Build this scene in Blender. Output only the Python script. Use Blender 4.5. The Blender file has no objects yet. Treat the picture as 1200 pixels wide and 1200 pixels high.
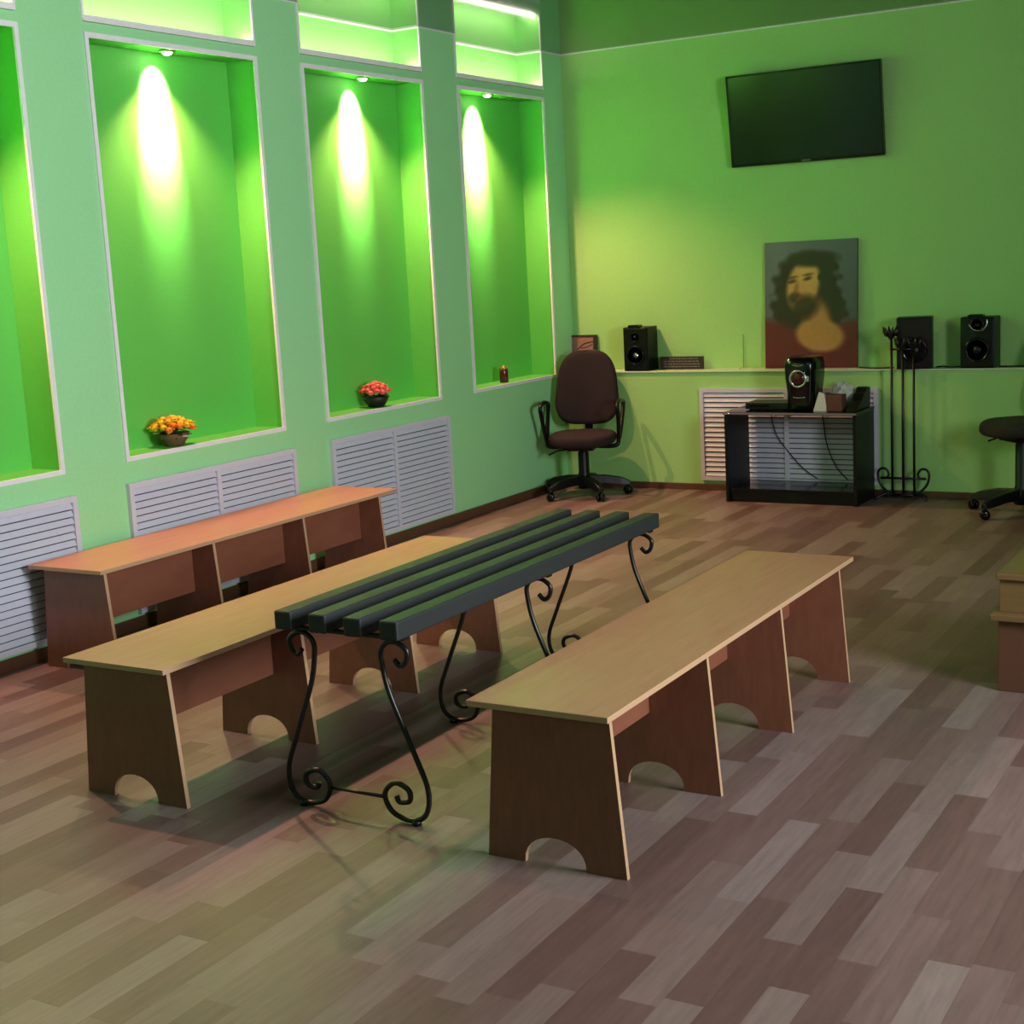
import bpy, bmesh, math, random
from mathutils import Vector, Matrix
PI = math.pi
random.seed(7)
scene = bpy.context.scene
col = scene.collection

# ------------------------------------------------------------------ camera
YAW, PIT, ROL = 0.5386, -0.1713, -0.0535
fwd = Vector((-math.sin(YAW)*math.cos(PIT), math.cos(YAW)*math.cos(PIT), math.sin(PIT)))
r0 = Vector((math.cos(YAW), math.sin(YAW), 0)); u0 = r0.cross(fwd)
rgt = r0*math.cos(ROL)+u0*math.sin(ROL); upv = -r0*math.sin(ROL)+u0*math.cos(ROL)
cd = bpy.data.cameras.new('camera'); cam = bpy.data.objects.new('camera', cd); col.objects.link(cam)
mw = Matrix((rgt, upv, -fwd)).transposed().to_4x4(); mw.translation = Vector((5.144, -9.562, 1.676))
cam.matrix_world = mw
cd.sensor_width = 36; cd.lens = 36*1689.97/1200; cd.clip_start = .05
scene.camera = cam

# ------------------------------------------------------------------ world, exposure, room light
w = bpy.data.worlds.new('world'); scene.world = w; w.use_nodes = True
w.node_tree.nodes['Background'].inputs[0].default_value = (.55, .7, .8, 1)
w.node_tree.nodes['Background'].inputs[1].default_value = 0.02
vs = scene.view_settings
vs.view_transform = 'Standard'; vs.look = 'None'; vs.gamma = 1; vs.use_curve_mapping = False
vs.exposure = 0.0
FILL_W, FILL_COL = 90, (.95, .93, 1.0)
CORE_W, SPILL_W = 1300, 180
WARM = (1.0, .84, .60); WARM2 = (1.0, .46, .30)

def area_lamp(name, loc, size, power, color):
    l = bpy.data.lights.new(name, 'AREA'); l.shape = 'SQUARE'; l.size = size; l.energy = power; l.color = color
    o = bpy.data.objects.new(name, l); o.location = loc; col.objects.link(o); return o
def fill_lamp(loc, power, color):
    l = bpy.data.lights.new('unseen_fill_light', 'POINT'); l.energy = power; l.color = color; l.shadow_soft_size = .14
    o = bpy.data.objects.new('unseen_fill_light', l); o.location = loc; col.objects.link(o); return o
fill_lamp((3.0, -6.3, 2.92), FILL_W*.42, FILL_COL)  # unseen overhead light added for the room, no fixture modelled
fill_lamp((5.2, -9.8, 2.92), FILL_W*.26, FILL_COL)  # second unseen light, added above the camera for the near floor
# area light added out of view on the right; its source is unknown
sl = area_lamp('side_light', (7.1, -5.9, 2.0), 1.3, 165, (.95, .95, 1.0)); sl.rotation_euler = (0, math.radians(90), 0); sl.data.spread = math.radians(135)

# ------------------------------------------------------------------ materials
def srgb(r, g, b):
    f = lambda c: ((c/255)/12.92 if c/255 <= .04045 else ((c/255+.055)/1.055)**2.4)
    return (f(r), f(g), f(b), 1)
def mat(name, c, rough=.5, metal=0, noise=.06, nscale=30, bump=0, spec=.5, stretch=(1, 1, 1), emit=None, coat=0):
    m = bpy.data.materials.new(name); m.use_nodes = True; nt = m.node_tree; b = nt.nodes['Principled BSDF']
    b.inputs['Roughness'].default_value = rough; b.inputs['Metallic'].default_value = metal
    b.inputs['Specular IOR Level'].default_value = spec; b.inputs['Coat Weight'].default_value = coat
    tc = nt.nodes.new('ShaderNodeTexCoord'); mp = nt.nodes.new('ShaderNodeMapping'); mp.inputs['Scale'].default_value = stretch
    nz = nt.nodes.new('ShaderNodeTexNoise'); nz.inputs['Scale'].default_value = nscale; nz.inputs['Detail'].default_value = 5
    nt.links.new(tc.outputs['Object'], mp.inputs[0]); nt.links.new(mp.outputs[0], nz.inputs['Vector'])
    mx = nt.nodes.new('ShaderNodeMix'); mx.data_type = 'RGBA'
    mx.inputs[6].default_value = tuple(x*(1-noise) for x in c[:3])+(1,); mx.inputs[7].default_value = tuple(min(1, x*(1+noise)) for x in c[:3])+(1,)
    nt.links.new(nz.outputs[0], mx.inputs[0]); nt.links.new(mx.outputs[2], b.inputs['Base Color'])
    if bump:
        bp = nt.nodes.new('ShaderNodeBump'); bp.inputs['Strength'].default_value = bump; bp.inputs['Distance'].default_value = .002
        nt.links.new(nz.outputs[0], bp.inputs['Height']); nt.links.new(bp.outputs[0], b.inputs['Normal'])
    if emit:
        b.inputs['Emission Color'].default_value = emit[0]; b.inputs['Emission Strength'].default_value = emit[1]
    return m
M = {}
M['mint'] = mat('mint_paint', srgb(158, 228, 162), .55, nscale=60, bump=.15)
M['green'] = mat('green_paint', srgb(94, 194, 80), .55, nscale=60, bump=.15)
M['recess'] = mat('recess_paint', srgb(132, 206, 112), .55, nscale=60, bump=.15)
M['farwall'] = mat('far_wall_paint', srgb(160, 214, 126), .6, nscale=60, bump=.15)
M['trim'] = mat('white_trim', srgb(238, 238, 240), .4)
M['vent'] = mat('vent_plastic', srgb(205, 208, 222), .4)
M['dark'] = mat('louver_shade', srgb(60, 62, 70), .8)  # tone of the darkness behind the grille slats
M['base'] = mat('brown_plinth', srgb(92, 62, 44), .4)
M['black'] = mat('black_plastic', srgb(9, 10, 11), .4, spec=.3)
M['gloss'] = mat('gloss_black', srgb(5, 6, 8), .15, spec=.4)
M['iron'] = mat('black_iron', srgb(12, 14, 15), .35, metal=0, nscale=90, bump=.2)
M['fabric'] = mat('grey_fabric', srgb(46, 36, 38), .95, nscale=400, noise=.25, bump=.5, spec=.2)
M['slat'] = mat('green_slat', srgb(30, 36, 37), .6, noise=.2, nscale=14, stretch=(1, .1, 1), bump=.1)
M['chrome'] = mat('chrome', srgb(220, 220, 225), .15, metal=1)
M['cream'] = mat('paper', srgb(215, 215, 200), .8)
M['carton'] = mat('brown_carton', srgb(98, 58, 46), .8)
M['gold'] = mat('gold_lid', srgb(220, 185, 90), .3, metal=.8)
M['maroon'] = mat('maroon_glass', srgb(92, 22, 38), .15)
M['yellow'] = mat('yellow_petal', srgb(246, 190, 24), .7, noise=.2)
M['orange'] = mat('orange_petal', srgb(238, 130, 30), .7, noise=.2)
M['pink'] = mat('coral_petal', srgb(240, 110, 98), .7, noise=.2)
M['leaf'] = mat('leaf', srgb(38, 84, 34), .6, noise=.2)
M['wicker'] = mat('wicker', srgb(112, 84, 52), .8, noise=.4, nscale=80, bump=.8)
M['pot'] = mat('dark_pot', srgb(34, 30, 26), .5)
M['grey'] = mat('grey_mark', srgb(120, 112, 116), .5)
M['brown'] = mat('dark_brown', srgb(46, 34, 32), .5)
M['photo'] = mat('pinkish_print', srgb(150, 106, 98), .5, noise=.3, nscale=9)
M['amber'] = mat('dark_red_display', srgb(60, 18, 16), .1)
M['woodcrate'] = mat('varnished_wood', srgb(112, 88, 54), .35, noise=.15, nscale=10, stretch=(1, 8, 8))

def chip(name, a, b):
    m = bpy.data.materials.new(name); m.use_nodes = True; nt = m.node_tree; bs = nt.nodes['Principled BSDF']
    tc = nt.nodes.new('ShaderNodeTexCoord'); mp = nt.nodes.new('ShaderNodeMapping'); mp.inputs['Scale'].default_value = (14, 1.2, 3)
    nz = nt.nodes.new('ShaderNodeTexNoise'); nz.inputs['Scale'].default_value = 3; nz.inputs['Detail'].default_value = 8; nz.inputs['Distortion'].default_value = .6
    cr = nt.nodes.new('ShaderNodeValToRGB'); cr.color_ramp.elements[0].color = a; cr.color_ramp.elements[1].color = b
    cr.color_ramp.elements[0].position = .3; cr.color_ramp.elements[1].position = .7
    nt.links.new(tc.outputs['Object'], mp.inputs[0]); nt.links.new(mp.outputs[0], nz.inputs['Vector'])
    nt.links.new(nz.outputs[0], cr.inputs[0]); nt.links.new(cr.outputs[0], bs.inputs['Base Color'])
    bs.inputs['Roughness'].default_value = .38
    return m
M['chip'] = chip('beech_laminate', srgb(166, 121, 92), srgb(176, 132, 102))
M['chipshade'] = chip('beech_shaded', srgb(122, 74, 56), srgb(132, 84, 62))  # darker copy of the laminate: shade of the upright boards put into colour
M['edge'] = mat('pale_edge_band', srgb(184, 150, 116), .5)

def floor_mat():
    m = bpy.data.materials.new('linoleum_planks'); m.use_nodes = True; nt = m.node_tree; bs = nt.nodes['Principled BSDF']
    N = nt.nodes.new; L = nt.links.new
    def math_(op, a, b=None, c=None):
        n = N('ShaderNodeMath'); n.operation = op
        for i, x in enumerate((a, b, c)):
            if x is None: continue
            if isinstance(x, (int, float)): n.inputs[i].default_value = x
            else: L(x, n.inputs[i])
        return n.outputs[0]
    tc = N('ShaderNodeTexCoord'); sp = N('ShaderNodeSeparateXYZ'); L(tc.outputs['Object'], sp.inputs[0])
    xs = math_('DIVIDE', sp.outputs[0], .098); row = math_('FLOOR', xs)
    wn = N('ShaderNodeTexWhiteNoise'); wn.noise_dimensions = '1D'; L(row, wn.inputs['W'])
    ys = math_('ADD', math_('DIVIDE', sp.outputs[1], .58), math_('MULTIPLY', wn.outputs['Value'], 7.3))
    pl = math_('FLOOR', ys)
    cv = N('ShaderNodeCombineXYZ'); L(row, cv.inputs[0]); L(pl, cv.inputs[1])
    w2 = N('ShaderNodeTexWhiteNoise'); w2.noise_dimensions = '2D'; L(cv.outputs[0], w2.inputs['Vector'])
    cr = N('ShaderNodeValToRGB'); e = cr.color_ramp.elements
    e[0].position = 0; e[0].color = srgb(106, 80, 75); e[1].position = 1; e[1].color = srgb(144, 126, 120)
    for p, c in ((.25, (116, 91, 85)), (.5, (126, 102, 96)), (.75, (135, 114, 108))):
        x = e.new(p); x.color = srgb(*c)
    L(w2.outputs['Value'], cr.inputs[0])
    mp = N('ShaderNodeMapping'); mp.inputs['Scale'].default_value = (26, 2.2, 1); L(tc.outputs['Object'], mp.inputs[0])
    va = N('ShaderNodeVectorMath'); va.operation = 'ADD'; L(mp.outputs[0], va.inputs[0])
    sc = N('ShaderNodeVectorMath'); sc.operation = 'SCALE'; L(w2.outputs['Color'], sc.inputs[0]); sc.inputs['Scale'].default_value = 20; L(sc.outputs[0], va.inputs[1])
    nz = N('ShaderNodeTexNoise'); nz.inputs['Scale'].default_value = 2.2; nz.inputs['Detail'].default_value = 8; nz.inputs['Roughness'].default_value = .65
    L(va.outputs[0], nz.inputs['Vector'])
    g = N('ShaderNodeMapRange'); g.inputs[1].default_value = .3; g.inputs[2].default_value = .7; g.inputs[3].default_value = .72; g.inputs[4].default_value = 1.0
    L(nz.outputs[0], g.inputs[0])
    # seams
    fx = math_('FRACT', xs); fy = math_('FRACT', ys)
    sx = math_('LESS_THAN', fx, .02); sy = math_('LESS_THAN', fy, .004)
    seam = math_('SUBTRACT', 1, math_('MULTIPLY', math_('MAXIMUM', sx, sy), .16))
    k = math_('MULTIPLY', g.outputs[0], seam)
    vm = N('ShaderNodeVectorMath'); vm.operation = 'SCALE'; L(cr.outputs[0], vm.inputs[0]); L(k, vm.inputs['Scale'])
    L(vm.outputs[0], bs.inputs['Base Color'])
    bs.inputs['Roughness'].default_value = .42; bs.inputs['Specular IOR Level'].default_value = .4
    return m
M['floor'] = floor_mat()
mc = mat('stretch_ceiling', srgb(40, 58, 50), .06, noise=.02); M['ceiling'] = mc
mc.node_tree.nodes['Principled BSDF'].inputs['IOR'].default_value = 1.75
M['led'] = mat('led_strip', srgb(255, 240, 235), .5, emit=((1, .84, .72, 1), 30))
M['bulb'] = mat('lit_bulb', srgb(255, 235, 210), .5, emit=((1, .85, .65, 1), 60))
M['screen'] = mat('tv_screen', srgb(8, 10, 11), .16, noise=0, spec=.5)

# ------------------------------------------------------------------ mesh helpers
class MB:
    def __init__(s): s.v = []; s.f = []; s.m = []; s.sm = []
    def add(s, vs_, fs, mi=0, smooth=False):
        n = len(s.v); s.v += [tuple(v) for v in vs_]
        for f in fs: s.f.append([i+n for i in f]); s.m.append(mi); s.sm.append(smooth)
        return s
    def box(s, x0, x1, y0, y1, z0, z1, mi=0, rot=None):
        v = [Vector((x, y, z)) for z in (z0, z1) for y in (y0, y1) for x in (x0, x1)]
        if rot:
            c = Vector(((x0+x1)/2, (y0+y1)/2, (z0+z1)/2)); v = [c+rot@(p-c) for p in v]
        return s.add(v, [(0, 2, 3, 1), (4, 5, 7, 6), (0, 1, 5, 4), (2, 6, 7, 3), (0, 4, 6, 2), (1, 3, 7, 5)], mi)
    def prism(s, poly, a, b, ax='y', mi=0, rim=None):
        # poly: ccw list of 2D points; extruded along ax
        def p3(p, t): return {'y': (p[0], t, p[1]), 'x': (t, p[0], p[1]), 'z': (p[0], p[1], t)}[ax]
        n = len(poly); vs_ = [p3(p, a) for p in poly]+[p3(p, b) for p in poly]
        s.add(vs_, [list(range(n))[::-1], list(range(n, 2*n))], mi)
        s.add(vs_, [(i, (i+1) % n, n+(i+1) % n, n+i) for i in range(n)], mi if rim is None else rim)
        return s
    def tube(s, pts, r, n=8, mi=0, closed=False, rs=None, cap=True):
        pts = [Vector(p) for p in pts]; N = len(pts); vs_ = []; up = None
        for i, p in enumerate(pts):
            a = pts[(i-1) % N] if (closed or i) else p; b = pts[(i+1) % N] if (closed or i < N-1) else p
            t = (b-a).normalized()
            if up is None:
                up = Vector((0, 0, 1)) if abs(t.z) < .9 else Vector((1, 0, 0))
            up = (up-t*up.dot(t)).normalized(); q = t.cross(up)
            rr = rs[i] if rs else r
            vs_ += [p+(up*math.cos(2*PI*k/n)+q*math.sin(2*PI*k/n))*rr for k in range(n)]
        fs = []
        for i in range(N if closed else N-1):
            j = (i+1) % N
            fs += [(i*n+k, j*n+k, j*n+(k+1) % n, i*n+(k+1) % n) for k in range(n)]
        s.add(vs_, fs, mi, True)
        if cap and not closed: s.add(vs_, [list(range(n))[::-1], [(N-1)*n+k for k in range(n)]][0:2], mi)
        return s
    def lathe(s, prof, c=(0, 0, 0), n=24, mi=0, ax=None, smooth=True):
        # prof (r,z)
        vs_ = []; R_ = Vector((0, 0, 1)).rotation_difference(Vector(ax)) if ax else None
        for r, z in prof:
            for k in range(n):
                p = Vector((r*math.cos(2*PI*k/n), r*math.sin(2*PI*k/n), z))
                if R_: p = R_@p
                vs_.append(p+Vector(c))
        fs = [(i*n+k, i*n+(k+1) % n, (i+1)*n+(k+1) % n, (i+1)*n+k) for i in range(len(prof)-1) for k in range(n)]
        s.add(vs_, fs, mi, smooth)
        if prof[0][0] > 1e-5: s.add(vs_, [list(range(n))[::-1]], mi)
        if prof[-1][0] > 1e-5: s.add(vs_, [[(len(prof)-1)*n+k for k in range(n)]], mi)
        return s
    def pillow(s, outline, th, er, plane, mi=0, dome=.0):
        # outline 2D ccw; cushion of thickness th with rounded rim er; plane(u,v,w)->3D
        n = len(outline); cu = sum(p[0] for p in outline)/n; cv = sum(p[1] for p in outline)/n
        ext = max(max(abs(p[0]-cu), abs(p[1]-cv)) for p in outline)
        lay = []
        K = 5
        for k in range(K+1):
            a = PI/2*k/K; lay.append((er*(1-math.sin(a)), -th/2+er*(1-math.cos(a))))
        lay = lay[::1]
        prof = [(ins, wz) for ins, wz in lay]+[(ins, -wz) for ins, wz in lay[::-1]]
        # inner domed rings
        pre = [(ext*.45, -th/2-dome*.8), (ext*.2, -th/2-dome*.45)]
        full = [(ext*.8, -th/2-dome)]+pre+prof+[(p[0], -p[1]) for p in pre[::-1]]+[(ext*.8, th/2+dome)]
        vs_ = []
        for ins, wz in full:
            f = 1-ins/ext
            vs_ += [plane(cu+(p[0]-cu)*f, cv+(p[1]-cv)*f, wz) for p in outline]
        L_ = len(full)
        fs = [(i*n+k, i*n+(k+1) % n, (i+1)*n+(k+1) % n, (i+1)*n+k) for i in range(L_-1) for k in range(n)]
        s.add(vs_, fs+[list(range(n))[::-1], [(L_-1)*n+k for k in range(n)]], mi, True)
        return s
    def build(s, name, mats, parent=None, loc=None, bevel=0, kind=None):
        me = bpy.data.meshes.new(name); me.from_pydata(s.v, [], s.f)
        if not isinstance(mats, (list, tuple)): mats = [mats]
        for m_ in mats: me.materials.append(M[m_] if isinstance(m_, str) else m_)
        for i, p in enumerate(me.polygons): p.material_index = s.m[i]; p.use_smooth = s.sm[i]
        bm = bmesh.new(); bm.from_mesh(me); bmesh.ops.remove_doubles(bm, verts=bm.verts, dist=1e-6)
        bmesh.ops.recalc_face_normals(bm, faces=bm.faces); bm.to_mesh(me); bm.free()
        o = bpy.data.objects.new(name, me); col.objects.link(o)
        if loc: o.location = loc
        if parent: o.parent = parent
        if bevel:
            b = o.modifiers.new('bevel', 'BEVEL'); b.width = bevel; b.segments = 2; b.limit_method = 'ANGLE'; b.angle_limit = .6
        if kind: o['kind'] = kind
        return o
def tag(o, label, cat, group=None):
    o['label'] = label; o['category'] = cat
    if group: o['group'] = group
    return o
def empty(name, loc, label, cat, group=None, rz=0):
    o = bpy.data.objects.new(name, None); o.empty_display_size = .1; o.location = loc; o.rotation_euler = (0, 0, rz); col.objects.link(o)
    return tag(o, label, cat, group)
def copy_tree(o, parent=None):
    c = o.copy(); col.objects.link(c); c.parent = parent
    for ch in [x for x in col.objects if x.parent == o]: copy_tree(ch, c)
    return c
def spline(pts, sub=6):
    P = [Vector(p) for p in pts]; out = []
    for i in range(len(P)-1):
        p0 = P[max(i-1, 0)]; p1 = P[i]; p2 = P[i+1]; p3 = P[min(i+2, len(P)-1)]
        for k in range(sub):
            t = k/sub; out.append(.5*((2*p1)+(p2-p0)*t+(2*p0-5*p1+4*p2-p3)*t*t+(3*p1-p0-3*p2+p3)*t**3))
    out.append(P[-1]); return out
def rrect(w_, d_, r, n=6, cx=0, cy=0):
    out = []
    for (sx, sy, a0) in ((1, 1, 0), (-1, 1, 90), (-1, -1, 180), (1, -1, 270)):
        for k in range(n+1):
            a = math.radians(a0+90*k/n); out.append((cx+sx*(w_/2-r)+r*math.cos(a), cy+sy*(d_/2-r)+r*math.sin(a)))
    return out

# ------------------------------------------------------------------ the room
ZC, ZT, ZS, ZB = 3.1435, 2.817, .84, 2.90     # ceiling, niche top, sill, top of beam
ND = .20                                       # niche depth
S = .84
XR, YB = 7.2, -12.2
YF = .08                                       # upper far wall plane; the lower wall stands .18 proud
niches = [(-6.16, -4.955), (-5.4318*S, -3.9956*S), (-3.5433*S, -2.1087*S), (-1.6253*S, -.2543*S)]

MB().box(-.4, XR+.1, YB-.1, .2, -.1, 0).build('floor', 'floor', kind='structure')
MB().box(-.4, XR+.1, YB-.1, .2, ZC, ZC+.1).build('ceiling', 'ceiling', kind='structure')
wl = MB()
wl.box(-.4, -ND, YB, YF+.1, 0, ZC, 1)                       # niche backs
wl.box(-ND, 0, YB, YF+.1, 0, ZS, 0)                         # low wall
edges = [YB]+[e for n_ in niches for e in n_]+[YF+.1]
for a, b in zip(edges[0::2], edges[1::2]): wl.box(-ND, 0, a, b, ZS, ZC, 0)   # pillars
for a, b in niches: wl.box(-ND, 0, a, b, ZT, ZB-.03, 0)
o = wl.build('wall_left', ['mint', 'green'], kind='structure')
# sides, sills and soffits inside the niches carry the deeper green
lin = MB()
for a, b in niches:
    t = .004
    lin.box(-ND, -.001, a, a+t, ZS, ZT); lin.box(-ND, -.001, b-t, b, ZS, ZT)
    lin.box(-ND, -.001, a, b, ZS, ZS+t); lin.box(-ND, -.001, a, b, ZT-t, ZT)
    lin.box(-ND, -.001, a, a+t, ZB-.03, ZC); lin.box(-ND, -.001, b-t, b, ZB-.03, ZC); lin.box(-ND, -.02, a, b, ZB-.03, ZB-.026)
lin.build('trim_1', 'green', kind='structure')
rl = MB()
for a, b in niches:
    rl.box(-ND, -ND+.004, a, b, ZB-.02, ZC); rl.box(-ND+.004, -.001, a+.004, a+.007, ZB-.02, ZC); rl.box(-ND+.004, -.001, b-.007, b-.004, ZB-.02, ZC)
rl.build('trim_4', 'recess', kind='structure')
wf = MB(); wf.box(-ND, XR, YF, YF+.1, ZS, ZC, 0); wf.box(-ND, XR, -.1, YF+.1, 0, ZS, 0)
wf.build('wall_far', 'farwall', kind='structure')
MB().box(XR, XR+.1, YB-.1, .2, 0, ZC).build('wall_right', 'mint', kind='structure')
MB().box(-.4, XR, YB-.1, YB, 0, ZC).build('wall_back', 'mint', kind='structure')
# baseboards
MB().box(0, .016, YB, -.1, 0, .06).build('baseboard_left', 'base', kind='structure', bevel=.003)
MB().box(.016, XR, -.116, -.1, 0, .045).build('baseboard_far', 'base', kind='structure', bevel=.003)
# white beads round every niche and recess
tr = MB(); T = .022; P_ = .010
for a, b in niches:
    tr.box(-.003, P_, a-.003, a+T-.003, ZS+.006, ZT-T+.004); tr.box(-.003, P_, b-T+.003, b+.003, ZS+.006, ZT-T+.004)
    tr.box(-.003, P_, a-.003, b+.003, ZT-T+.004, ZT+.006); tr.box(-.003, P_, a-.003, b+.003, ZS-T+.006, ZS+.006)
    tr.box(-.02, P_, a, b, ZB-T-.006, ZB)                   # lip that hides the strip light
    tr.box(-.003, P_*.6, a-.004, a+.010, ZB-.02, ZC); tr.box(-.003, P_*.6, b-.010, b+.004, ZB-.02, ZC)
    tr.box(-ND, -ND+.008, a, b, ZC-.010, ZC); tr.box(-ND, 0, a+.004, a+.012, ZC-.010, ZC); tr.box(-ND, 0, b-.012, b-.004, ZC-.010, ZC)
for a, b in zip(edges[0::2], edges[1::2]): tr.box(0, .006, a, b, ZC-.006, ZC)
tr.box(0, XR, YF-.006, YF, ZC-.006, ZC)
tr.build('trim_2', 'trim', kind='structure')
MB().box(0, XR, -.112, YF, ZS, ZS+.012).build('trim_3', mat('pale_green_sill', srgb(196, 218, 178), .5), kind='structure', bevel=.003)

# ------------------------------------------------------------------ lamps of the room
names_n = ['cut by the photo left edge', 'holding the yellow flowers', 'holding the coral flowers', 'holding the red candle jar']
spots = [(-.075, -5.55), (-.09, -3.925), (-.09, -2.27), (-.075, -.86)]
for (x, y), nm, (a, b) in zip(spots, names_n, niches):
    e = empty('spot_light', (x, y, ZT-.004), 'small round spotlight at top of niche '+nm, 'spotlight', 'spotlights in the niches')
    MB().lathe([(.030, -.014), (.042, -.012), (.044, 0), (.028, 0)], n=24).build('trim_ring', 'chrome', e)
    MB().lathe([(.002, -.026), (.016, -.024), (.027, -.012), (.028, -.002)], n=20).build('bulb', 'bulb', e)
    for pw, ang, bl, c, sz, lean in ((CORE_W*.25, 66, 1.0, WARM, .015, 42), (CORE_W*1.4, 50, 1.0, WARM, .015, 28), (SPILL_W, 114, .75, WARM2, .03, -14)):
        l = bpy.data.lights.new('spot_beam', 'SPOT'); l.energy = pw; l.spot_size = math.radians(ang); l.spot_blend = bl; l.color = c; l.shadow_soft_size = sz
        lo = bpy.data.objects.new('spot_beam', l); lo.location = (0, 0, -.04); lo.parent = e; col.objects.link(lo)
        lo.rotation_euler = (0, math.radians(lean), 0)   # beam leans to the niche back (-x)
for (a, b), nm in zip(niches, names_n):
    nm2 = nm
    tag(MB().box(-.052, -.024, a+.02, b-.012, ZB-.025, ZB).build('led_strip', 'led'),
        'glowing strip light in recess above niche '+nm2, 'strip light', 'strip lights in the upper recesses')

# ------------------------------------------------------------------ radiator grilles
def grille(y0, y1, z0, z1, label, face='left', halves=2):
    # local: u along the wall, z up, w out of the wall
    if face == 'left':
        e = empty('radiator_grille', (0, (y0+y1)/2, z0), label, 'vent grille', 'white louvred radiator grilles', PI/2)
    else:
        e = empty('radiator_grille', ((y0+y1)/2, -.1, z0), label, 'vent grille', 'white louvred radiator grilles', 0)
    W_ = y1-y0; H = z1-z0; h = W_/2; fr = .028
    m = MB()
    for x0, x1, a, b in ((-h, h, 0, fr), (-h, h, H-fr, H), (-h, -h+fr, fr, H-fr), (h-fr, h, fr, H-fr), (-.014, .014, fr, H-fr)):
        m.box(x0, x1, -.024, 0, a, b)
    m.build('frame', 'vent', e)
    MB().box(-h+fr, h-fr, -.002, 0, fr, H-fr).build('shade_sheet', 'dark', e)  # dark sheet painted in for the shade behind the louvres
    for sx in (-1, 1):
        x0, x1 = (-h+fr, -.014) if sx < 0 else (.014, h-fr)
        l = MB(); n = int((H-2*fr)/.034); st = (H-2*fr)/n
        for i in range(n):
            zc = fr+st*(i+.5)
            l.box(x0, x1, -.0135, -.0105, zc-.0148, zc+.0148, 0, rot=Matrix.Rotation(math.radians(-28), 3, 'X'))
        l.build('louver_panel', 'vent', e)
    return e
grille(-6.19, -5.8474*S, .075, .718, 'white louvred radiator grille nearest the camera, left of all benches')
grille(-5.4526*S, -3.9327*S, .075, .718, 'white louvred radiator grille behind the orange-lit bench, under yellow flowers')
grille(-3.5374*S, -2.0372*S, .075, .718, 'white louvred radiator grille in left wall nearest the room corner')
grille(1.095, 2.37, .073, .727, 'white louvred radiator grille in far wall behind black media table', face='far')

# ------------------------------------------------------------------ chipboard benches
def make_bench(ax, ad):
    e = bpy.data.objects.new('wooden_bench', None); e.empty_display_size = .1; col.objects.link(e)
    # local origin: left-near corner of top at floor level; x right, y away
    W_, L_, H = .448, 2.16, .465
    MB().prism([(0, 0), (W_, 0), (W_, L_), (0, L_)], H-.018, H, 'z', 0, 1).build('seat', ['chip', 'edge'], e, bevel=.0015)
    for y in (.02, .69, 1.345, 1.99):
        poly = [(.035, 0)]
        cx = .255; aw = .098; ah = .085
        poly += [(cx-aw, 0)]+[(cx-aw*math.cos(a*PI/14), ah*math.sin(a*PI/14)**.8) for a in range(1, 14)]+[(cx+aw, 0)]
        poly += [(W_+.030, 0), (W_-.006, H-.018), (.075, H-.018)]
        MB().prism(poly, y, y+.016, 'y', 0, 1).build('side_panel', ['chipshade', 'edge'], e)
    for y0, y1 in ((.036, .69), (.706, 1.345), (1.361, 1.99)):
        MB().box(ax, ax+.016, y0, y1, H-.018-ad, H-.018).build('apron_board', ['chipshade'], e)
    return e
bench = make_bench(.225, .20)
bench.location = (2.992, -6.272, 0); tag(bench, 'pale beech laminate bench in right foreground, nearest the camera', 'bench', 'beech laminate benches')
b2 = make_bench(.29, .20); b2.location = (1.462, -6.352, 0)
tag(b2, 'beech laminate bench standing in the middle left, directly left of the green slatted bench', 'bench', 'beech laminate benches')
b3 = make_bench(.29, .24); b3.location = (.062, -5.268, 0); b3.scale = (1, 1.03, 1)
tag(b3, 'beech laminate bench glowing orange against the green niche wall', 'bench', 'beech laminate benches')

# ------------------------------------------------------------------ green slatted bench with scroll legs
gb = empty('slatted_bench', (2.49, -5.28, 0), 'dark green slatted bench on black wrought iron scroll legs between the beech benches', 'bench')
for i in range(4):
    x = -.2+i*.133
    MB().box(x-.033, x+.033, -.925, .925, .592, .652).build('slat', 'slat', gb, bevel=.006)
prof = [(.176, .530), (.196, .512), (.218, .528), (.222, .562), (.19, .584), (.155, .582), (.13, .558), (.128, .52), (.15, .41), (.225, .232), (.268, .12), (.256, .04), (.2, .012), (.13, .03), (.106, .085), (.145, .125), (.195, .11), (.198, .075), (.16, .066), (.15, .085)]
for yy in (-.87, .02, .86):
    
    fm = MB().box(-.225, .225, yy-.014, yy+.014, .584, .592)
    f = fm.build('leg_frame', 'iron', gb)
    for sx in (-1, 1):
        MB().tube(spline([(sx*u, yy, z if z < .45 else z-.011) for u, z in prof], 6), .0085, 8).build('scroll_leg', 'iron', f)
        MB().lathe([(.0145, 0), (.0145, .012), (.006, .02)], (sx*.218, yy, 0), 12).build('foot', 'iron', f)
    MB().tube([(-.106, yy, .075), (.106, yy, .075)], .006, 8).build('stretcher', 'iron', f)

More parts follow.
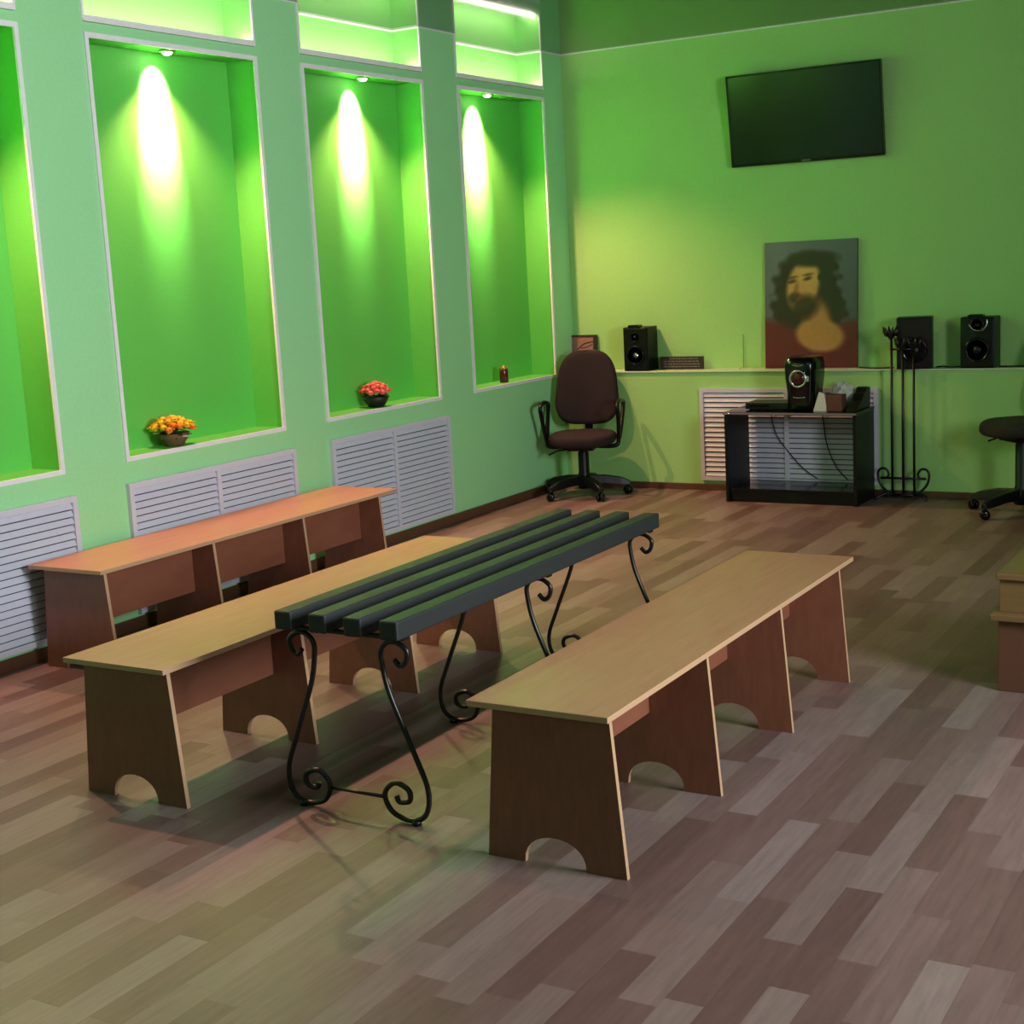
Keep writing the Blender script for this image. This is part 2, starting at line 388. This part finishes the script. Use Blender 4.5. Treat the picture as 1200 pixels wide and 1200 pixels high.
# ------------------------------------------------------------------ office chairs
def make_chair(loc, face, leg0, label, seat_z, arms=True):
    e = empty('office_chair', loc, label, 'chair', 'swivel office chairs')
    rz = math.radians(face)-PI/2      # local +y = forward
    R_ = Matrix.Rotation(rz, 3, 'Z'); T_ = lambda u, v, w_: R_@Vector((u, v, w_))
    sz = seat_z
    out = [(x*1.0, y) for x, y in rrect(.47, .45, .17, 7)]
    MB().pillow(out, .085, .036, lambda u, v, w_: T_(u, v, sz-.045+w_-.10*max(0, v-.12)), dome=.008).build('seat', 'fabric', e)
    bl = []
    # backrest outline (u, h) 0..1 rounded, wide at its lower third
    hh = .53
    for k in range(40):
        a = 2*PI*k/40; c, s_ = math.cos(a), math.sin(a)
        ex = .66 if s_ > 0 else .5
        u = abs(c)**ex*(1 if c > 0 else -1); v = abs(s_)**ex*(1 if s_ > 0 else -1)
        wdt = .238*(1-.11*(v+.45)) if v > -.45 else .238*(1-.10*(-v-.45))
        bl.append((u*wdt, hh/2+v*hh/2))
    bz = sz+.03
    def bp(u, v, w_):
        return T_(u, -.21-.10*(v/.5)+.03*math.sin(PI*v/.5)*0+w_+.25*u*u, bz+v)
    MB().pillow(bl, .075, .034, bp, dome=.006).build('backrest', 'fabric', e)
    br = MB(); pts = [T_(0, -.08, sz-.10), T_(0, -.24, sz-.10), T_(0, -.275, sz-.05), T_(0, -.255, sz+.1), T_(0, -.27, sz+.26)]
    for dx in (-.018, 0, .018): br.tube([p+T_(dx, 0, 0) for p in spline(pts, 5)], .011, 6)
    br.build('back_bracket', 'black', e)
    mech = MB(); c = [T_(x, y, 0) for x, y in ((-.09, -.12), (.09, -.12), (.09, .1), (-.09, .1))]
    mech.prism([(p.x, p.y) for p in c], sz-.125, sz-.088, 'z'); mech.build('mechanism', 'black', e)
    MB().tube([T_(.05, 0, sz-.115), T_(.18, .06, sz-.125), T_(.235, .09, sz-.15)], .006, 8).build('lever', 'black', e)
    MB().lathe([(.044, .09), (.044, .16), (.039, .17), (.039, sz-.15), (.030, sz-.135), (.030, sz-.12)], n=18).build('gas_post', 'black', e)
    if arms:
        for sx in (-1, 1):
            loop = [T_(sx*.10, .02, sz-.10), T_(sx*.235, .02, sz-.10), T_(sx*.262, .015, sz-.05), T_(sx*.275, .08, sz+.12), T_(sx*.275, .11, sz+.185),
                    T_(sx*.275, .03, sz+.215), T_(sx*.275, -.13, sz+.20), T_(sx*.275, -.16, sz+.17), T_(sx*.27, -.08, sz+.04), T_(sx*.262, -.02, sz-.05)]
            MB().tube(spline(loop, 5), .0155, 8).build('armrest', 'black', e)
    hub = MB().lathe([(.04, .055), (.055, .085), (.05, .145), (.038, .155)], n=18); hub.build('base_hub', 'black', e)
    for k in range(5):
        a = math.radians(leg0+72*k); d = Vector((math.cos(a), math.sin(a), 0)); q = Vector((-d.y, d.x, 0))
        m = MB(); secs = [(.03, .032, .085, .150), (.15, .030, .085, .144), (.26, .028, .070, .124), (.325, .022, .066, .094)]
        vs_ = []
        for rr, hw, z0, z1 in secs:
            for sx, z in ((-1, z0), (1, z0), (.7, z1), (-.7, z1)): vs_.append(d*rr+q*hw*sx+Vector((0, 0, z)))
        fs = [(i*4+j, i*4+(j+1) % 4, i*4+4+(j+1) % 4, i*4+4+j) for i in range(3) for j in range(4)]+[(3, 2, 1, 0), (12, 13, 14, 15)]
        m.add(vs_, fs); leg = m.build('base_leg', 'black', e, bevel=.004)
        cz = MB(); cc = d*.31
        ca = a+.9; cdv = Vector((math.cos(ca), math.sin(ca), 0))
        for sx in (-1, 1):
            cz.lathe([(.006, -.009), (.026, -.011), (.030, -.005), (.030, .005), (.026, .011), (.006, .011)], cc+cdv*sx*.015+Vector((0, 0, .030)), 16, ax=cdv)
        cz.tube([cc+Vector((0, 0, .03)), cc+Vector((0, 0, .066))], .008, 8)
        cz.build('caster', 'gloss', leg)
    return e
make_chair((.36, -.52, 0), 287, 246, 'dark grey swivel chair with armrests in the room corner, facing the camera', .46)
make_chair((3.37, -.52, 0), 222, 167, 'dark swivel chair without armrests cut by right edge of photo', .575, arms=False)

# ------------------------------------------------------------------ television
e = empty('television', (1.856, .0, 2.537), 'black flat screen television mounted high on the green far wall', 'television')
tilt = Matrix.Rotation(math.radians(7.5), 3, 'X')
def tb(m, x0, x1, y0, y1, z0, z1, mi=0):
    n0 = len(m.v); m.box(x0, x1, y0, y1, z0, z1, mi)
    for i in range(n0, len(m.v)): m.v[i] = tuple(tilt@Vector(m.v[i]))
m = MB(); tb(m, -.53, .53, -.005, .03, -.303, .303); tb(m, -.3, .3, .03, .05, -.2, .1); m.build('housing', 'gloss', e, bevel=.004)
m = MB()
for b_ in ((-.53, .53, .289, .303), (-.53, .53, -.303, -.281), (-.53, -.518, -.281, .289), (.518, .53, -.281, .289)): tb(m, b_[0], b_[1], -.012, -.004, b_[2], b_[3])
m.build('bezel', 'black', e)
m = MB(); tb(m, -.518, .518, -.008, -.005, -.281, .289); m.build('screen', 'screen', e)
m = MB(); tb(m, -.03, .03, -.0135, -.012, -.296, -.288); m.build('badge', 'grey', e)
MB().box(-.12, .12, .03, .078, -.12, .12).build('wall_bracket', 'black', e)

# ------------------------------------------------------------------ portrait canvas (generic figure)
def ell(u, v, cx, cy, rx, ry, rot=0, soft=.12):
    c, s_ = math.cos(rot), math.sin(rot); x = (u-cx)*c+(v-cy)*s_; y = -(u-cx)*s_+(v-cy)*c
    d = math.sqrt((x/rx)**2+(y/ry)**2); return max(0, min(1, (1+soft-d)/(2*soft)))
def paint(u, v):
    # u right 0..1, v up 0..1.32 ; a plain bust: bearded face turned up to the left, dark wavy hair, red robe
    rnd = random.Random(int(u*9000)*7919+int(v*9000)); n_ = (rnd.random()-.5)*.05
    g = .55+.25*(v/1.32)-.25*abs(u-.2)
    c = [105*g+26, 105*g+28, 108*g+32]
    def lay(col_, k):
        for i in range(3): c[i] = c[i]*(1-k)+col_[i]*k
    wob = .025*math.sin(u*38+v*21)+.02*math.sin(v*47-u*13)
    hair = (40, 27, 20)
    lay(hair, ell(u, v, .45+wob, .86, .34, .34, 0, .14)); lay(hair, ell(u, v, .28+wob, .60, .20, .24, .3, .2)); lay(hair, ell(u, v, .72+wob, .66, .15, .26, .2, .2))
    robe = (92, 16, 28)
    lay(robe, max(ell(u, v, .05, .10, .50, .40, -.3, .12), ell(u, v, .95, .12, .42, .36, .4, .12), 1.0 if v < .16 else 0))
    skin = (172, 124, 66); shade = (110, 70, 38)
    lay(shade, ell(u, v, .56, .52, .16, .22, .2, .2)); lay(skin, ell(u, v, .60, .34, .26, .17, -.15, .14)); lay(skin, ell(u, v, .60, .48, .10, .20, .25, .3))
    lay((196, 148, 84), ell(u, v, .42, .86, .17, .27, -.25, .14))
    lay((210, 164, 96), ell(u, v, .46, .98, .10, .09, 0, .5))
    lay(hair, ell(u, v, .44, .64, .15, .12, .2, .35)*.85); lay(hair, ell(u, v, .32, .74, .07, .05, .5, .4)*.8)
    lay((120, 60, 44), ell(u, v, .385, .735, .05, .018, .4, .4)); 
    for ex_, ey in ((.30, .905), (.47, .93)):
        lay((70, 44, 30), ell(u, v, ex_, ey, .045, .018, .2, .5)); lay((60, 38, 26), ell(u, v, ex_+.005, ey+.042, .055, .013, .12, .6)*.8)
    lay((130, 84, 50), ell(u, v, .345, .83, .025, .07, -.2, .5)*.6)
    lay(hair, ell(u, v, .53, 1.13, .26, .08, .0, .3)); lay(hair, ell(u, v, .70+wob, .95, .09, .22, .1, .2))
    return [max(0, min(255, x*(1+n_)))for x in c]
NX, NY = 72, 96
PW, PH = .652, .862
vs_ = []; fs = []
for j in range(NY+1):
    for i in range(NX+1): vs_.append((-PW/2+PW*i/NX, -.0105, PH*j/NY))
for j in range(NY):
    for i in range(NX):
        a = j*(NX+1)+i; fs.append((a, a+1, a+NX+2, a+NX+1))
me = bpy.data.meshes.new('picture'); me.from_pydata(vs_, [], fs)
ca = me.color_attributes.new('paint', 'FLOAT_COLOR', 'POINT')
for k, v_ in enumerate(vs_): ca.data[k].color = srgb(*paint((v_[0]+PW/2)/PW, v_[2]/PH*1.32))
pm = bpy.data.materials.new('oil_print'); pm.use_nodes = True
an = pm.node_tree.nodes.new('ShaderNodeVertexColor'); an.layer_name = 'paint'
pb = pm.node_tree.nodes['Principled BSDF']; pb.inputs['Roughness'].default_value = .5; pm.node_tree.links.new(an.outputs[0], pb.inputs['Base Color'])
me.materials.append(pm)
e = empty('portrait_canvas', (1.866, .030, ZS+.0125), 'unframed canvas of a bearded long-haired figure in red robe leaning on the wall ledge', 'painting')
e.rotation_euler = (math.radians(-2.4), 0, 0)
pc = bpy.data.objects.new('picture', me); col.objects.link(pc); pc.parent = e
MB().box(-PW/2, PW/2, -.010, .008, 0, PH).build('canvas_edge', 'brown', e)

# ------------------------------------------------------------------ speakers on the ledge
def speaker(x, label, w_, h_, style, rz=0, y=-.02):
    e = empty('loudspeaker', (x, y, ZS+.0125), label, 'speaker', 'black satellite speakers on the far ledge', rz)
    MB().box(-w_/2, w_/2, -.085, .085, 0, h_).build('cabinet', 'black', e, bevel=.006)
    f = MB()
    f.prism([(x_, z_) for x_, z_ in rrect(w_*.92, h_*.94, .02, 4, 0, h_/2)], -.093, -.084, 'y'); f.build('front_baffle', 'black', e, bevel=.002)
    def ring(zc, r, nm, mats=('black', 'gloss')):
        MB().lathe([(r, 0), (r*1.02, .008), (r*.9, .010), (r*.82, .004)], (0, -.093, zc), 28, ax=(0, -1, 0)).build(nm+'_rim', mats[1], e)
        MB().lathe([(r*.84, .004), (r*.4, .0005), (r*.3, .004), (.0005, .010)], (0, -.093, zc), 28, ax=(0, -1, 0)).build(nm, mats[0], e)
    ring(h_*.36, w_*.36, 'woofer')
    if style == 1:
        ring(h_*.78, w_*.17, 'tweeter')
        MB().lathe([(.020, 0), (.016, .008), (.0005, .012)], (.01, -.099, h_*.36), 16, ax=(0, -1, 0)).build('dust_cap', 'chrome', e)
        MB().prism([(x_, z_) for x_, z_ in rrect(w_*.45, .03, .012, 4, -.01, h_+.002)], -.09, -.03, 'y').build('top_hump', 'gloss', e)
    elif style == 2:
        MB().tube(spline([(-.05, -.096, h_*.86), (-.02, -.100, h_*.76), (.03, -.100, h_*.74), (.06, -.096, h_*.84), (.062, -.094, h_*.95)], 6), .005, 8).build('chrome_arc', 'chrome', e)
        ring(h_*.84, w_*.2, 'tweeter')
        MB().prism([(x_, z_) for x_, z_ in rrect(w_*.45, .03, .012, 4, -.01, h_+.002)], -.09, -.03, 'y').build('top_hump', 'gloss', e)
    else:
        MB().prism([(x_, z_) for x_, z_ in rrect(w_*.8, h_*.86, .02, 4, 0, h_/2)], -.097, -.092, 'y').build('speaker_cloth', 'fabric', e)
    return e
speaker(.605, 'black speaker with silver dust cap on ledge, left of the portrait canvas', .195, .315, 1)
speaker(2.60, 'black cloth-fronted speaker on ledge behind the iron candle stand', .225, .335, 0, math.radians(12), y=-.05)
speaker(3.01, 'black speaker with shiny chrome arc on ledge, rightmost of the three', .215, .325, 2)

# dark text plaque and small picture on the ledge
e = empty('name_plaque', (.91, .02, ZS+.0125), 'low dark plaque with rows of faint lettering beside the left ledge speaker', 'plaque')
MB().box(-.165, .165, -.012, .012, 0, .092).build('board', 'brown', e, bevel=.002)
m = MB(); rr = random.Random(3)
for row in range(4):
    x = -.14+ (.05 if row == 0 else 0)
    while x < .13:
        w_ = rr.uniform(.008, .03); m.box(x, min(x+w_, .14), -.0135, -.0118, .074-row*.019, .081-row*.019); x += w_+.006
m.build('lettering', 'grey', e)
e = empty('small_picture', (.093, .045, ZS+.0125), 'small dark-framed pinkish picture on ledge behind the corner chair', 'picture'); e.rotation_euler = (math.radians(-4), 0, 0)
m = MB()
for b_ in ((-.12, .12, 0, .014), (-.12, .12, .246, .26), (-.12, -.105, .014, .246), (.09, .12, .014, .246)): m.box(b_[0], b_[1], -.008, .008, b_[2], b_[3])
m.build('frame', 'brown', e)
MB().box(-.106, .092, -.003, .003, .012, .248).build('print', 'photo', e)
m = MB(); m.tube(spline([(-.05, -.0045, .15), (0, -.0045, .19), (.05, -.0045, .205), (.085, -.0045, .21)], 5), .003, 6); m.tube(spline([(-.02, -.0045, .165), (.03, -.0045, .17), (.08, -.0045, .19)], 5), .002, 6)
m.build('dark_strokes', 'brown', e)

# ------------------------------------------------------------------ black media table
e = empty('media_table', (1.90, -.335, 0), 'low black open media table standing in front of far wall grille', 'table')
MB().box(-.455, .455, -.215, .19, .592, .612).build('top', 'gloss', e, bevel=.003)
MB().box(-.455, .455, -.217, -.2145, .596, .609).build('edge_strip', 'grey', e)
for sx in (-1, 1): MB().box(sx*.44-.011, sx*.44+.011, -.205, .19, 0, .592).build('side_panel', 'black', e, bevel=.002)
MB().box(-.429, .429, -.19, .19, .075, .093).build('bottom_shelf', 'gloss', e)
MB().box(-.429, .429, -.18, -.165, 0, .075).build('plinth', 'black', e)
MB().lathe([(.009, 0), (.009, .006), (.0005, .009)], (-.41, -.217, .602), 12, ax=(0, -1, 0)).build('stud', 'chrome', e)

ZTAB = .6125
e = empty('disc_player', (1.71, -.33, ZTAB), 'flat black player box lying on left side of the media table', 'player')
MB().box(-.15, .15, -.1, .1, .006, .05).build('case', 'black', e, bevel=.004)
MB().box(-.12, .02, -.1015, -.0995, .022, .034).build('front_slot', 'gloss', e)
for sx in (-1, 1):
    for sy in (-1, 1): MB().lathe([(.012, 0), (.012, .0065)], (sx*.12, sy*.07, 0), 10).build('foot', 'black', e)

e = empty('subwoofer', (1.955, -.36, ZTAB), 'tall glossy black subwoofer with round silver ring standing on media table', 'speaker')
out = rrect(.20, .25, .05, 6)
m = MB(); n = len(out)
lv = [(0, .86), (.02, .92), (.12, .95), (.22, 1.05), (.30, 1.08), (.345, 1.0), (.352, .9)]
vv = [(x*s_, y*s_, z) for z, s_ in lv for x, y in out]
m.add(vv, [(i*n+k, i*n+(k+1) % n, (i+1)*n+(k+1) % n, (i+1)*n+k) for i in range(len(lv)-1) for k in range(n)]+[list(range(n))[::-1], [(len(lv)-1)*n+k for k in range(n)]], 0, True)
m.build('body', 'gloss', e)
MB().lathe([(.046, 0), (.056, .010), (.060, .004), (.060, -.01)], (0, -.137, .215), 30, ax=(0, -1, .0)).build('silver_ring', 'chrome', e)
MB().lathe([(.0465, .002), (.03, .007), (.0005, .009)], (0, -.136, .215), 24, ax=(0, -1, 0)).build('dial', 'amber', e)
MB().box(.045, .075, -.140, -.130, .195, .235).build('side_wing', 'chrome', e, bevel=.004)
MB().tube(spline([(-.04, -.121, .092), (0, -.124, .088), (.04, -.121, .092)], 4), .004, 8).build('trim_line', 'chrome', e)
MB().tube(spline([(-.035, -.137, .305), (0, -.140, .298), (.035, -.137, .305)], 4), .003, 8).build('logo_line', 'chrome', e)

tag(MB().prism([(-.045, 0), (.05, 0), (.03, .115), (-.005, .125)], -.008, .008, 'y').build('folded_card', 'cream', loc=(2.09, -.46, ZTAB)), 'white folded card leaning between subwoofer and brown carton', 'card')
e = tag(MB().box(-.052, .052, -.05, .05, 0, .105, rot=None).build('carton_box', 'carton', loc=(2.185, -.42, ZTAB), bevel=.003), 'small brown carton box on right side of media table', 'box')
# crumpled white paper and black bag
def crumple(name, m_, loc, sx, sy, sz, seed, label, cat, amp=.3):
    rnd = random.Random(seed); bm = bmesh.new(); bmesh.ops.create_icosphere(bm, subdivisions=3, radius=1)
    for v in bm.verts:
        k = 1+amp*(rnd.random()-.5); v.co = Vector((v.co.x*sx*k, v.co.y*sy*k, max(-.0, (v.co.z*.5+.5))*sz*k))
    me = bpy.data.meshes.new(name); bm.to_mesh(me); bm.free(); me.materials.append(M[m_])
    o = bpy.data.objects.new(name, me); o.location = loc; col.objects.link(o); return tag(o, label, cat)
crumple('crumpled_paper', 'cream', (2.175, -.235, ZTAB), .078, .06, .16, 2, 'crumpled white paper behind brown carton on media table', 'paper')
tag(MB().prism([(-.19, 0), (.15, 0), (.15, .135), (.12, .125), (.10, .14), (.06, .135), (.04, .11), (0, .10), (-.05, .06), (-.12, .03)], -.035, .035, 'x').build('black_bag', 'black', loc=(2.305, -.33, ZTAB), bevel=.008), 'slumped black bag on the right end of media table', 'bag')

# cables
def cable(pts, r, label, name='power_cable'):
    return tag(MB().tube(spline(pts, 8), r, 6).build(name, 'black'), label, 'cable')
cable([(1.98, -.13, .61), (2.0, -.128, .50), (2.02, -.128, .35), (2.08, -.128, .2), (2.16, -.128, .11)], .004, 'thin black cable hanging down centre behind media table')
cable([(2.2, -.13, .60), (2.26, -.128, .4), (2.28, -.128, .25), (2.24, -.128, .15), (2.22, -.128, .11)], .004, 'thin black cable curving down behind right half of media table')
cable([(1.62, -.13, .60), (1.66, -.128, .42), (1.74, -.128, .3), (1.85, -.128, .18), (1.95, -.128, .11)], .0035, 'thin black cable slanting down behind left half of media table')
cable([(2.21, .0, ZS+.017), (2.3, -.06, ZS+.017), (2.38, -.075, ZS+.017), (2.46, -.05, ZS+.017)], .0045, 'black cable lying on ledge from portrait canvas to cloth-fronted speaker', 'speaker_cable')
cable([(2.735, -.03, ZS+.017), (2.78, -.06, ZS+.024), (2.83, -.05, ZS+.018), (2.885, -.02, ZS+.017)], .0045, 'black cable on ledge between the two right speakers', 'speaker_cable')
cable([(3.13, -.03, ZS+.017), (3.25, -.06, ZS+.02), (3.5, -.05, ZS+.018), (4.3, -.04, ZS+.017)], .0045, 'black cable on ledge running off right past the rightmost speaker', 'speaker_cable')
tag(MB().tube([(1.36, -.02, ZS+.016), (1.36, .07, ZS+.02), (1.36, .073, ZS+.25)], .0016, 6).build('wall_wire', 'leaf'), 'thin faint wire rising from ledge left of the portrait canvas', 'wire')

# ------------------------------------------------------------------ iron candle stand
e = empty('candle_stand', (2.565, -.225, 0), 'tall black wrought iron candle stand right of media table', 'candle stand')
for x, h_ in ((-.072, 1.08), (0, 1.0), (.072, 1.0)):
    MB().tube([(x, 0, .03), (x, 0, h_)], .0085, 8).build('rod', 'iron', e)
MB().tube([(-.15, 0, .145), (.15, 0, .145)], .008, 8).build('crossbar', 'iron', e)
for sx in (-1, 1):
    h = [(sx*.075, 0, .03), (sx*.15, 0, .10), (sx*.168, 0, .17), (sx*.15, 0, .205), (sx*.115, 0, .205), (sx*.095, 0, .17), (sx*.11, 0, .145)]
    MB().tube(spline(h, 6), .008, 8).build('scroll', 'iron', e)
    MB().tube(spline([(sx*.07, 0, .035), (sx*.11, -.03, .045), (sx*.16, -.06, .02), (sx*.17, -.065, .008)], 5), .008, 8).build('foot', 'iron', e)
    MB().tube(spline([(sx*.07, 0, .035), (sx*.10, .03, .045), (sx*.13, .06, .02), (sx*.14, .065, .008)], 5), .008, 8).build('foot', 'iron', e)
MB().tube([(-.09, 0, .035), (.09, 0, .035)], .009, 8).build('base_bar', 'iron', e)
for x, y, z in ((-.075, 0, 1.07), (.0, -.0, 1.0), (.072, 0, 1.0)):
    m = MB().lathe([(.008, -.02), (.022, 0), (.034, .02), (.030, .02), (.018, .004)], (x, y, z), 16)
    for k in range(6):
        a = 2*PI*k/6; d = Vector((math.cos(a), math.sin(a), 0)); c = Vector((x, y, z))
        m.tube([c+d*.026+Vector((0, 0, .01)), c+d*.042+Vector((0, 0, .035)), c+d*.052+Vector((0, 0, .068))], .006, 6, rs=[.015, .012, .002])
    m.build('candle_cup', 'iron', e)
MB().tube([(-.072, 0, .99), (.072, 0, .99)], .007, 8).build('top_bar', 'iron', e)

# ------------------------------------------------------------------ flower pots and jar in the niches
def flowers(loc, pot, pal, label, seed, R0, n, name, basket):
    e = empty(name, loc, label, 'flower pot')
    MB().lathe([(.045, 0), (.05, .004), (.072, .035), (.082, .062), (.076, .064), (.06, .04), (.002, .035)], n=24).build('basket' if basket else 'pot', pot, e)
    rnd = random.Random(seed)
    lf = MB()
    for k in range(22):
        a = rnd.random()*2*PI; d = Vector((math.cos(a), math.sin(a), 0)); q = Vector((-d.y, d.x, 0)); r = R0*rnd.uniform(.45, .85); z = rnd.uniform(.05, .085)
        b = d*r*.4+Vector((0, 0, z)); t = d*(r+.03)+Vector((0, 0, z+rnd.uniform(-.02, .01))); mm = (b+t)/2
        lf.add([b, mm+q*.014+Vector((0, 0, .005)), t, mm-q*.014+Vector((0, 0, .005)), b-Vector((0, 0, .003)), mm+q*.014, t-Vector((0, 0, .002)), mm-q*.014],
               [(0, 1, 2, 3), (7, 6, 5, 4), (0, 4, 5, 1), (1, 5, 6, 2), (2, 6, 7, 3), (3, 7, 4, 0)])
    lf.build('leaves', 'leaf', e)
    for k in range(n):
        # blossoms on a flattened dome
        f = (k+.5)/n; rr = R0*math.sqrt(f); a = k*2.4
        c = Vector((rr*math.cos(a), rr*math.sin(a), .085+.055*(1-f)+rnd.uniform(-.006, .006)))
        m = MB(); r = .025
        m.lathe([(.0005, -r*.6), (r*.7, -r*.35), (r*.75, r*.2), (r*.4, r*.6), (.0005, r*.66)], c, 10)
        for j in range(7):
            b = 2*PI*j/7+k; d = Vector((math.cos(b), math.sin(b), .15)); q = Vector((-math.sin(b), math.cos(b), 0))
            pc_ = c+d*r*.95
            m.add([pc_-d*.009, pc_+q*.008+Vector((0, 0, .002)), pc_+d*.009+Vector((0, 0, .003)), pc_-q*.008+Vector((0, 0, .002)), pc_-Vector((0, 0, .006))],
                  [(0, 1, 2, 3), (0, 4, 1), (1, 4, 2), (2, 4, 3), (3, 4, 0)], 0, True)
        m.build('blossom', pal[0] if rnd.random() < pal[2] else pal[1], e)
    return e
e = flowers((-.085, -4.135, ZS+.0065), 'wicker', ('yellow', 'orange', .65), 'low basket of yellow and orange flowers on niche sill', 4, .105, 34, 'flower_basket', True)
m = MB()
for k in range(5):
    a = k*1.3; d = Vector((math.cos(a), math.sin(a), 0)); q = Vector((-d.y, d.x, 0)); b = d*.07+Vector((0, 0, .05))
    m.prism([(b.x-.014*q.x, b.y-.014*q.y), (b.x+.014*q.x, b.y+.014*q.y), (b.x+.03*d.x, b.y+.03*d.y)], .045+.006*k, .052+.006*k, 'z')
m.build('pale_leaves', 'cream', e)
flowers((-.085, -2.365, ZS+.0065), 'pot', ('pink', 'pink', 1), 'round dark pot of coral pink flowers on niche sill', 9, .085, 28, 'flower_pot', False)
e = empty('candle_jar', (-.08, -.83, ZS+.0065), 'small dark red candle jar with gold lid on niche sill nearest the corner', 'jar')
MB().lathe([(.028, 0), (.032, .004), (.032, .088), (.029, .094)], n=24).build('jar_body', 'maroon', e)
MB().lathe([(.030, .094), (.030, .106), (.008, .112), (.008, .118), (.0005, .12)], n=24).build('lid', 'gold', e)

# ------------------------------------------------------------------ wooden box bench at the right edge
e = empty('storage_bench', (4.32, -3.9, 0), 'low varnished wooden storage bench cut off by right edge of photo', 'bench')
MB().box(-.32, .32, -.29, .24, .425, .45).build('lid', 'woodcrate', e, bevel=.004)
MB().box(-.31, .32, -.27, .23, .30, .425).build('upper_box', 'woodcrate', e, bevel=.002)
MB().box(-.335, .32, -.32, .23, .275, .30).build('middle_ledge', 'woodcrate', e, bevel=.004)
MB().box(-.31, .32, -.29, .23, 0, .275).build('lower_box', 'base', e, bevel=.002)
